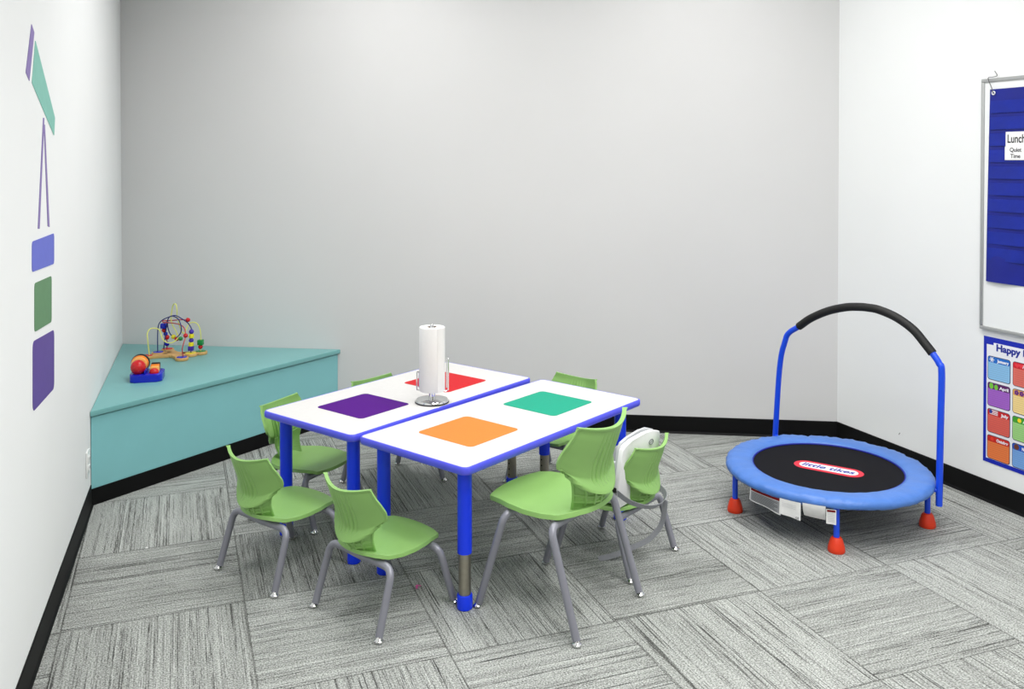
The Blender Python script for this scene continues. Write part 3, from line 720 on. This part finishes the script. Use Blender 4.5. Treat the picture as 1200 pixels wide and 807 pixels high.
# ------------------------------------------------------------------ rolling drum toy on the bench
dt = thing('roller_toy', 'small blue toy tray with red, orange and black rollers on the teal bench', 'toy', (-.155, 5.135, BT + .0005), math.radians(-20.7 + 14))
bm = bmesh.new(); add_prism(bm, rrect(.162, .150, .026), 0, .040, bevel=.006, seg=3); add_box(bm, (-.006, .0, .048), (.006, .11, .02), bevel=.002); tray = obj('tray', bm, M['toy_blue'], dt)
bm = bmesh.new(); add_ball(bm, (-.042, -.030, .074), .039, (1, .95, 1)); obj('ball_roller', bm, M['toy_red'], dt)
for yy, rr, c in ((.006, .041, 'toy_amber'), (.026, .045, 'toy_orange'), (.048, .049, 'toy_black')):
    bm = bmesh.new(); add_lathe(bm, [(rr * .72, -.013), (rr * .94, -.010), (rr, -.003), (rr, .003), (rr * .94, .010), (rr * .72, .013)], (-.042, yy, .080), 28, Matrix.Rotation(PI / 2, 3, 'X')); obj('disc_roller', bm, M[c], dt)
bm = bmesh.new(); add_ball(bm, (.038, -.034, .044), .022, (1.1, 1, 1)); obj('ball_roller', bm, M['toy_red'], dt)
for yy, c in ((-.014, 'toy_amber'), (.008, 'toy_orange'), (.030, 'toy_black')):
    bm = bmesh.new(); add_box(bm, (.038, yy, .055 + yy * .25), (.046, .023, .040), bevel=.006, seg=3); obj('block_roller', bm, M[c], dt)
bm = bmesh.new(); add_tube(bm, [(-.042, -.045, .072), (-.042, .060, .074)], .004, 8); add_box(bm, (-.042, .063, .055), (.02, .006, .05), bevel=.002); obj('axle', bm, M['toy_blue'], dt)

# ------------------------------------------------------------------ decals on the left wall
lw_d = (LN - CL).normalized()                                   # along the wall towards the camera
def lpos(s): return CL + lw_d * s
lw_in = Vector((-lw_d.y, lw_d.x))
if lw_in.x < 0: lw_in = -lw_in
def decal(name, pts, m, label, cat='wall decal', rad=0.0, group='painted building-block decals on the left wall', th=.0016):
    """pts: (distance along the wall from the far corner, height)"""
    cs = sum(p[0] for p in pts) / len(pts); cz = sum(p[1] for p in pts) / len(pts); P0 = lpos(cs)
    if rad:
        P = [Vector(p) for p in pts]; q = []
        for i in range(len(P)):
            a = (P[i - 1] - P[i]); b = (P[(i + 1) % len(P)] - P[i]); rr = rad; a.normalize(); b.normalize()
            s, e = P[i] + a * rr, P[i] + b * rr
            for k in range(6): tt = k / 5; q.append(s * (1 - tt) ** 2 + P[i] * 2 * tt * (1 - tt) + e * tt * tt)
        pts = [tuple(v) for v in q]
    bm = bmesh.new(); lo = []; hi = []
    for s, z in pts:
        p = lpos(s) - P0
        lo.append(bm.verts.new((p.x + lw_in.x * .0002, p.y + lw_in.y * .0002, z - cz))); hi.append(bm.verts.new((p.x + lw_in.x * th, p.y + lw_in.y * th, z - cz)))
    bm.faces.new(lo); bm.faces.new(hi[::-1])
    for i in range(len(lo)): j = (i + 1) % len(lo); bm.faces.new((lo[i], lo[j], hi[j], hi[i]))
    o = obj(name, bm, m, None, False); o.location = (P0.x, P0.y, cz); tag(o, label, cat, group); return o
decal('wall_decal', [(2.985, 2.067), (2.939, 2.046), (3.028, 1.880), (3.085, 1.902)], M['dec_purple'], 'small muted purple slanted block at the top of the left wall stack', rad=.004)
decal('wall_decal', [(2.921, 2.023), (2.547, 1.786), (2.568, 1.719), (2.986, 1.878)], M['dec_teal'], 'pale teal slanted roof-like block high on the left wall', rad=.006)
decal('wall_decal', [(2.766, 1.776), (2.789, 1.775), (2.904, 1.404), (2.872, 1.401)], M['dec_purple'], 'thin purple leg-like stripe under the teal block, nearer the camera', rad=.003)
decal('wall_decal', [(2.757, 1.753), (2.777, 1.752), (2.717, 1.399), (2.679, 1.393)], M['dec_purple'], 'thin purple leg-like stripe under the teal block, nearer the far corner', rad=.003)
decal('wall_decal', [(3.007, 1.370), (2.585, 1.364), (2.590, 1.253), (3.011, 1.273)], M['dec_blue'], 'periwinkle blue rectangle on the left wall, above the green one', rad=.02)
decal('wall_decal', [(2.970, 1.232), (2.646, 1.216), (2.654, 1.052), (2.977, 1.075)], M['dec_green'], 'sage green rectangle in the stack on the left wall', rad=.02)
decal('wall_decal', [(3.007, 1.050), (2.601, 1.015), (2.611, 0.803), (3.016, 0.826)], M['dec_violet'], 'deep violet rectangle at the bottom of the left wall stack', rad=.03)

# outlet on the left wall beside the bench
t = thing('wall_outlet', 'white electrical outlet low on the left wall beside the teal bench', 'outlet', (*lpos(1.74), .245), math.atan2(lw_d.y, lw_d.x))
# local x along wall, local y = right-hand outward of wall; inward side sign:
ysgn = 1 if Vector((-lw_d.y, lw_d.x)).dot(lw_in) > 0 else -1
bm = bmesh.new(); add_box(bm, (0, ysgn * .004, 0), (.075, .007, .118), bevel=.002); pl = obj('cover_plate', bm, M['outlet'], t)
for zz in (-.02, .02):
    bm = bmesh.new(); add_box(bm, (0, ysgn * .009, zz), (.034, .006, .029), bevel=.002); so = obj('socket', bm, M['outlet'], t)
    bm = bmesh.new(); add_box(bm, (-.007, ysgn * .0122, zz + .002), (.002, .0008, .009)); add_box(bm, (.007, ysgn * .0122, zz + .002), (.002, .0008, .007)); obj('slot', bm, M['hole_dark'], so, False)

# ------------------------------------------------------------------ right wall: whiteboard, chart, poster
rw_d = (RN - CR).normalized()
def rpos(s): return CR + rw_d * s
RA = math.atan2(rw_d.y, rw_d.x)                                  # local x = to the viewer's right, local y = into the wall
def flat(name, par, m, x0, x1, z0, z1, y0, y1, r=0.0, smooth=False):
    bm = bmesh.new(); pts = rrect(x1 - x0, z1 - z0, r, 5, (x0 + x1) / 2, (z0 + z1) / 2) if r else [(x0, z0), (x1, z0), (x1, z1), (x0, z1)]
    add_prism(bm, pts, -y1, -y0)
    for v in bm.verts: v.co = Vector((v.co.x, -v.co.z, v.co.y))
    return obj(name, bm, m, par, smooth)
def letters(par, s, size, x, z, y, m, bold=.0, align='CENTER', fit=None, name='lettering', squeeze=None):
    bm = text_mesh(s, size, .0003, bold, 0, align)
    xs = [v.co.x for v in bm.verts]; w = max(xs) - min(xs)
    if fit:
        k = fit / w; c = (max(xs) + min(xs)) / 2 if align == 'CENTER' else (min(xs) if align == 'LEFT' else max(xs))
        for v in bm.verts: v.co.x = (v.co.x - c) * k
    for v in bm.verts: v.co = Vector((v.co.x + x, y - v.co.z, v.co.y + z))
    return obj(name, bm, m, par, False)

wb = thing('whiteboard', 'large aluminium-framed whiteboard on the right wall, cut by the picture edge', 'whiteboard', (*rpos(.975), .822), RA)
BW, BH = 1.83, 1.194
flat('writing_panel', wb, M['board'], .012, BW - .012, .012, BH - .012, -.010, -.0005)
bm = bmesh.new()
for (x0, x1, z0, z1) in ((0, BW, 0, .017), (0, BW, BH - .017, BH), (0, .017, .017, BH - .017), (BW - .017, BW, .017, BH - .017)):
    add_box(bm, ((x0 + x1) / 2, -.0085, (z0 + z1) / 2), (x1 - x0, .016, z1 - z0), bevel=.003)
obj('frame', bm, M['alu'], wb)

pc = thing('pocket_chart', 'royal blue hanging pocket chart in front of the whiteboard', 'pocket chart', (*rpos(1.020), 1.054), RA)
PW, PH = .335, .909
def F(u, v):
    return (u * PW + .014 * (v - .5) - .002, -.0165 - .004 * math.sin(u * 9 + v * 3) * (1 - v) * .6 - (.004 if v < .13 else 0) * math.sin(u * 6), v * PH)
bm = bmesh.new(); grid_solid(bm, F, 20, 40, lambda u, v: .0012); obj('backing_cloth', bm, M['chart'], pc)
for i in range(10):
    z1 = PH - .055 - i * .077
    bm = bmesh.new()
    def G(u, v, z1=z1): return (.006 + u * (PW - .016) + .014 * ((z1 - .03) / PH - .5), -.0205 - .0012 * math.sin(u * 8 + i) * v, z1 - .058 + v * .058)
    grid_solid(bm, G, 16, 4, lambda u, v: .0008); obj('pocket', bm, M['chart_pocket'], pc)
for xx in (.028, PW - .028):
    bm = bmesh.new(); add_tube(bm, [(xx + .0075 * math.cos(a), -.0215, PH - .018 + .0075 * math.sin(a)) for a in [2 * PI * i / 18 for i in range(18)]], .0028, 8, closed=True); obj('grommet', bm, M['logo_white'], pc)
for sx_, lab in ((.028, 'thin grey wire hook over the whiteboard frame above the chart corner'),):
    bm = bmesh.new(); add_tube(bm, crom([(sx_ + .004, -.026, -.016), (sx_, -.029, -.010), (sx_ - .008, -.026, .010), (sx_ - .028, -.021, .044), (sx_ - .030, -.0185, .057), (sx_ - .008, -.0175, .0575), (sx_ + .012, -.014, .062), (sx_ + .006, -.012, .074), (sx_ - .004, -.010, .086)], 5), .0017, 6)
    hk = obj('wire_hook', bm, M['scuff'], None); hk.location = (*rpos(1.020), 1.054 + PH); hk.rotation_euler = (0, 0, RA); tag(hk, lab, 'hook')
c1 = thing('word_card', 'white card reading Lunch in a pocket of the blue chart', 'card', (*rpos(1.116), 1.692), RA, 'schedule cards in the pocket chart')
flat('card_sheet', c1, M['card'], 0, .20, 0, .068, -.0228, -.0220)
letters(c1, 'Lunch', .054, .010, .034, -.0231, M['ink'], .0008, 'LEFT', fit=.090)
c2 = thing('word_card', 'white card reading Quiet Time below the Lunch card', 'card', (*rpos(1.113), 1.630), RA, 'schedule cards in the pocket chart')
flat('card_sheet', c2, M['card'], 0, .115, 0, .062, -.0240, -.0228)
letters(c2, 'Quiet', .027, .026, .046, -.0243, M['ink'], .0004, 'LEFT', fit=.060)
letters(c2, 'Time', .027, .030, .017, -.0243, M['ink'], .0004, 'LEFT', fit=.050)

po = thing('birthday_poster', 'blue-bordered Happy Birthday chart of month boxes below the whiteboard', 'poster', (*rpos(.990), .189), RA)
PW2, PH2 = .445, .600
flat('poster_sheet', po, M['poster_blue'], 0, PW2, 0, PH2, -.0022, -.0004)
flat('white_field', po, M['poster_white'], .017, PW2 - .017, .020, PH2 - .036, -.0026, -.0022)
flat('title_strip', po, M['poster_white'], .055, PW2 - .055, PH2 - .072, PH2 - .024, -.0032, -.0026)
letters(po, 'Happy Birthday', .044, .070, PH2 - .046, -.0034, M['logo_blue'], .0018, 'LEFT', fit=.305)
months = ['January', 'February', 'March', 'April', 'May', 'June', 'July', 'August', 'September', 'October', 'November', 'December']
hdr = [(28, 108, 200), (214, 26, 42), (40, 150, 70), (92, 18, 96), (226, 168, 84), (60, 150, 200), (200, 24, 28), (62, 160, 40), (230, 120, 30), (204, 36, 24), (30, 84, 190), (30, 130, 60)]
bod = [(142, 196, 236), (226, 112, 98), (160, 214, 150), (166, 100, 202), (246, 218, 146), (160, 210, 230), (226, 98, 84), (162, 216, 132), (246, 190, 110), (236, 126, 66), (120, 168, 228), (220, 90, 90)]
outl = mat('poster_outline', rgb(40, 30, 70), .5)
white = M['poster_white']
for i, nm in enumerate(months):
    cx, cz = i % 3, i // 3
    x0 = .0235 + cx * .1335; x1 = x0 + .122; z1 = PH2 - .089 - cz * .1255; z0 = z1 - .113
    mb = mat('month_' + nm.lower(), rgb(*bod[i]), .45); mh = mat('month_band_' + nm.lower(), rgb(*hdr[i]), .45)
    ml = mat('month_line_' + nm.lower(), rgb(*[min(255, int(c * .86)) for c in bod[i]]), .45)
    p = flat('month_box', po, outl, x0, x1, z0, z1, -.0034, -.0027, r=.012)
    flat('box_field', p, mb, x0 + .003, x1 - .003, z0 + .003, z1 - .003, -.0040, -.0034, r=.010)
    flat('heading_band', p, mh, x0 + .003, x1 - .003, z1 - .030, z1 - .003, -.0045, -.0040, r=.008)
    bm = bmesh.new()
    for q in range(7):
        add_box(bm, ((x0 + x1) / 2, -.0042, z1 - .040 - q * .0098), (.104, .0004, .0013))
    obj('ruled_lines', bm, ml, p, False)
    letters(p, nm, .019, x1 - .008, z1 - .018, -.0048, white, .0008, 'RIGHT', fit=min(.062, .0095 * len(nm) + .002), name='month_name')
    # small picture beside each month's name
    ix, iz = x0 + .024, z1 - .016
    bm = bmesh.new(); mm = white
    def disc(px, pz, r, sy=1.0): add_prism(bm, [(px + r * math.cos(2 * PI * k / 16), pz + r * sy * math.sin(2 * PI * k / 16)) for k in range(16)], .0046, .0052)
    if i in (0, 11):
        for q in range(3):
            c_, s_ = math.cos(q * PI / 3), math.sin(q * PI / 3)
            add_prism(bm, [(ix + c_ * a_ - s_ * b_, iz + s_ * a_ + c_ * b_) for a_, b_ in ((-.013, -.002), (.013, -.002), (.013, .002), (-.013, .002))], .0046 + q * .0001, .0052 + q * .0001)
    elif i == 1:
        mm = mat('heart_red', rgb(236, 60, 70), .4)
        for hx_ in (ix, ix + .020):
            pts = []
            for k in range(24):
                a = 2 * PI * k / 24; pts.append((hx_ + .0007 * 16 * math.sin(a) ** 3, iz + .0007 * (13 * math.cos(a) - 5 * math.cos(2 * a) - 2 * math.cos(3 * a) - math.cos(4 * a))))
            add_prism(bm, pts, .0046, .0052)
    elif i == 3:
        mm = mat('egg_green', rgb(120, 200, 60), .4); disc(ix - .002, iz, .011, 1.3); disc(ix + .024, iz - .002, .010, 1.25)
    elif i == 4:
        mm = mat('flower_purple', rgb(110, 40, 130), .4)
        for fx in (ix - .002, ix + .024):
            for q in range(5): disc(fx + .007 * math.cos(q * 1.257), iz + .007 * math.sin(q * 1.257), .0052)
    elif i == 6:
        for q in range(4): add_prism(bm, [(ix - .010, iz + .009 - q * .006), (ix + .034, iz + .009 - q * .006), (ix + .034, iz + .012 - q * .006), (ix - .010, iz + .012 - q * .006)], .0046, .0052)
    elif i == 7: mm = mat('sun_yellow', rgb(250, 220, 40), .4); disc(ix + .014, iz, .010)
    elif i == 10: mm = mat('turkey_brown', rgb(110, 60, 40), .4); disc(ix, iz, .013); 
    elif i == 9: mm = mat('leaf_red', rgb(230, 60, 40), .4); disc(ix + .004, iz, .009)
    else: mm = mat('picture_' + nm.lower(), rgb(250, 230, 120), .4); disc(ix, iz, .009)
    for v in bm.verts: v.co = Vector((v.co.x, -v.co.z, v.co.y))
    obj('picture', bm, mm, p, False)
    if i == 6:
        bm = bmesh.new(); add_prism(bm, [(ix - .004 + .009 * math.cos(2 * PI * k / 16), iz + .004 + .009 * math.sin(2 * PI * k / 16)) for k in range(16)], .0053, .0056)
        for v in bm.verts: v.co = Vector((v.co.x, -v.co.z, v.co.y))
        obj('flag_field', bm, mat('flag_blue', rgb(30, 60, 150), .4), p, False)

p = rpos(.470)
bm = bmesh.new(); add_box(bm, (0, 0, 0), (.004, .0008, .013), Matrix.Rotation(.5, 3, 'Y'), bevel=.0003)
o = obj('scuff_mark', bm, M['scuff'], None, False); o.location = (p.x - .0005, p.y, .166); o.rotation_euler = (0, 0, RA); tag(o, 'tiny dark scuff on the right wall just above the trampoline', 'scuff')
# ------------------------------------------------------------------ crumbs on the carpet
bm = bmesh.new()
for q in range(4):
    add_box(bm, (random.uniform(-.008, .008), random.uniform(-.006, .006), .004 + q * .0015), (.013, .008, .0015), Matrix.Rotation(random.uniform(0, 3), 3, 'Z') @ Matrix.Rotation(.5 * (q - 1.5), 3, 'X'))
o = obj('paper_scrap', bm, M['scrap'], None, False); o.location = (.850, 3.262, 0); tag(o, 'tiny crumpled pink scrap on the carpet near the blue table leg', 'scrap')
bm = bmesh.new(); add_lathe(bm, [(.005, 0), (.006, .002), (.003, .004), (0, .005)], seg=10)
o = obj('crumb', bm, M['paper'], None); o.location = (-.128, 4.002, 0); tag(o, 'tiny white crumb on the carpet before the teal bench', 'crumb')

# ------------------------------------------------------------------ ceiling lights (out of frame, part of the room)
LAMP = emit('lamp_diffuser', (1, .985, .975, 1), 2.0)
lights = [(.90, -.6), (.90, 1.5), (.75, 4.3), (2.35, -.6), (2.35, 1.5), (2.45, 3.4)]
PW_ = [28, 28, 25, 26, 26, 24]
for i, (x, y) in enumerate(lights):
    t = thing('ceiling_light', 'recessed white rectangular ceiling light panel with a thin metal rim', 'ceiling light', (x, y, H), 0, 'recessed ceiling light panels')
    bm = bmesh.new()
    for (cx, cy, sx, sy) in ((0, .6, .62, .02), (0, -.6, .62, .02), (.3, 0, .02, 1.2), (-.3, 0, .02, 1.2)): add_box(bm, (cx, cy, -.006), (sx, sy, .012), bevel=.002)
    obj('frame', bm, M['alu'], t)
    bm = bmesh.new(); add_box(bm, (0, 0, -.005), (.585, 1.185, .006)); obj('diffuser', bm, LAMP, t, False)
    ld = bpy.data.lights.new('panel_light', 'AREA'); ld.shape = 'RECTANGLE'; ld.size = .57; ld.size_y = 1.17; ld.energy = PW_[i]; ld.color = (1, .985, .972); ld.spread = math.radians(146)
    lo_ = bpy.data.objects.new('panel_light', ld); COL.objects.link(lo_); lo_.parent = t; lo_.location = (0, 0, -.010)

# ------------------------------------------------------------------ world, camera, view
w = bpy.data.worlds.new('world'); scn.world = w; w.use_nodes = True
w.node_tree.nodes['Background'].inputs['Color'].default_value = (.9, .95, 1, 1); w.node_tree.nodes['Background'].inputs['Strength'].default_value = .3
cam = bpy.data.cameras.new('camera'); co = bpy.data.objects.new('camera', cam); COL.objects.link(co)
co.location = (0, 0, 1.6327); co.rotation_euler = (math.radians(90) - .0151, 0, -.3615)
cam.sensor_width = 36; cam.lens = 36 * 1037.87 / 1200; cam.shift_y = -(403.5 - 202.37) / 1200
cam.clip_start = .05
scn.camera = co
vs = scn.view_settings; vs.view_transform = 'Standard'; vs.look = 'None'; vs.gamma = 1; vs.use_curve_mapping = False; vs.exposure = 0.0
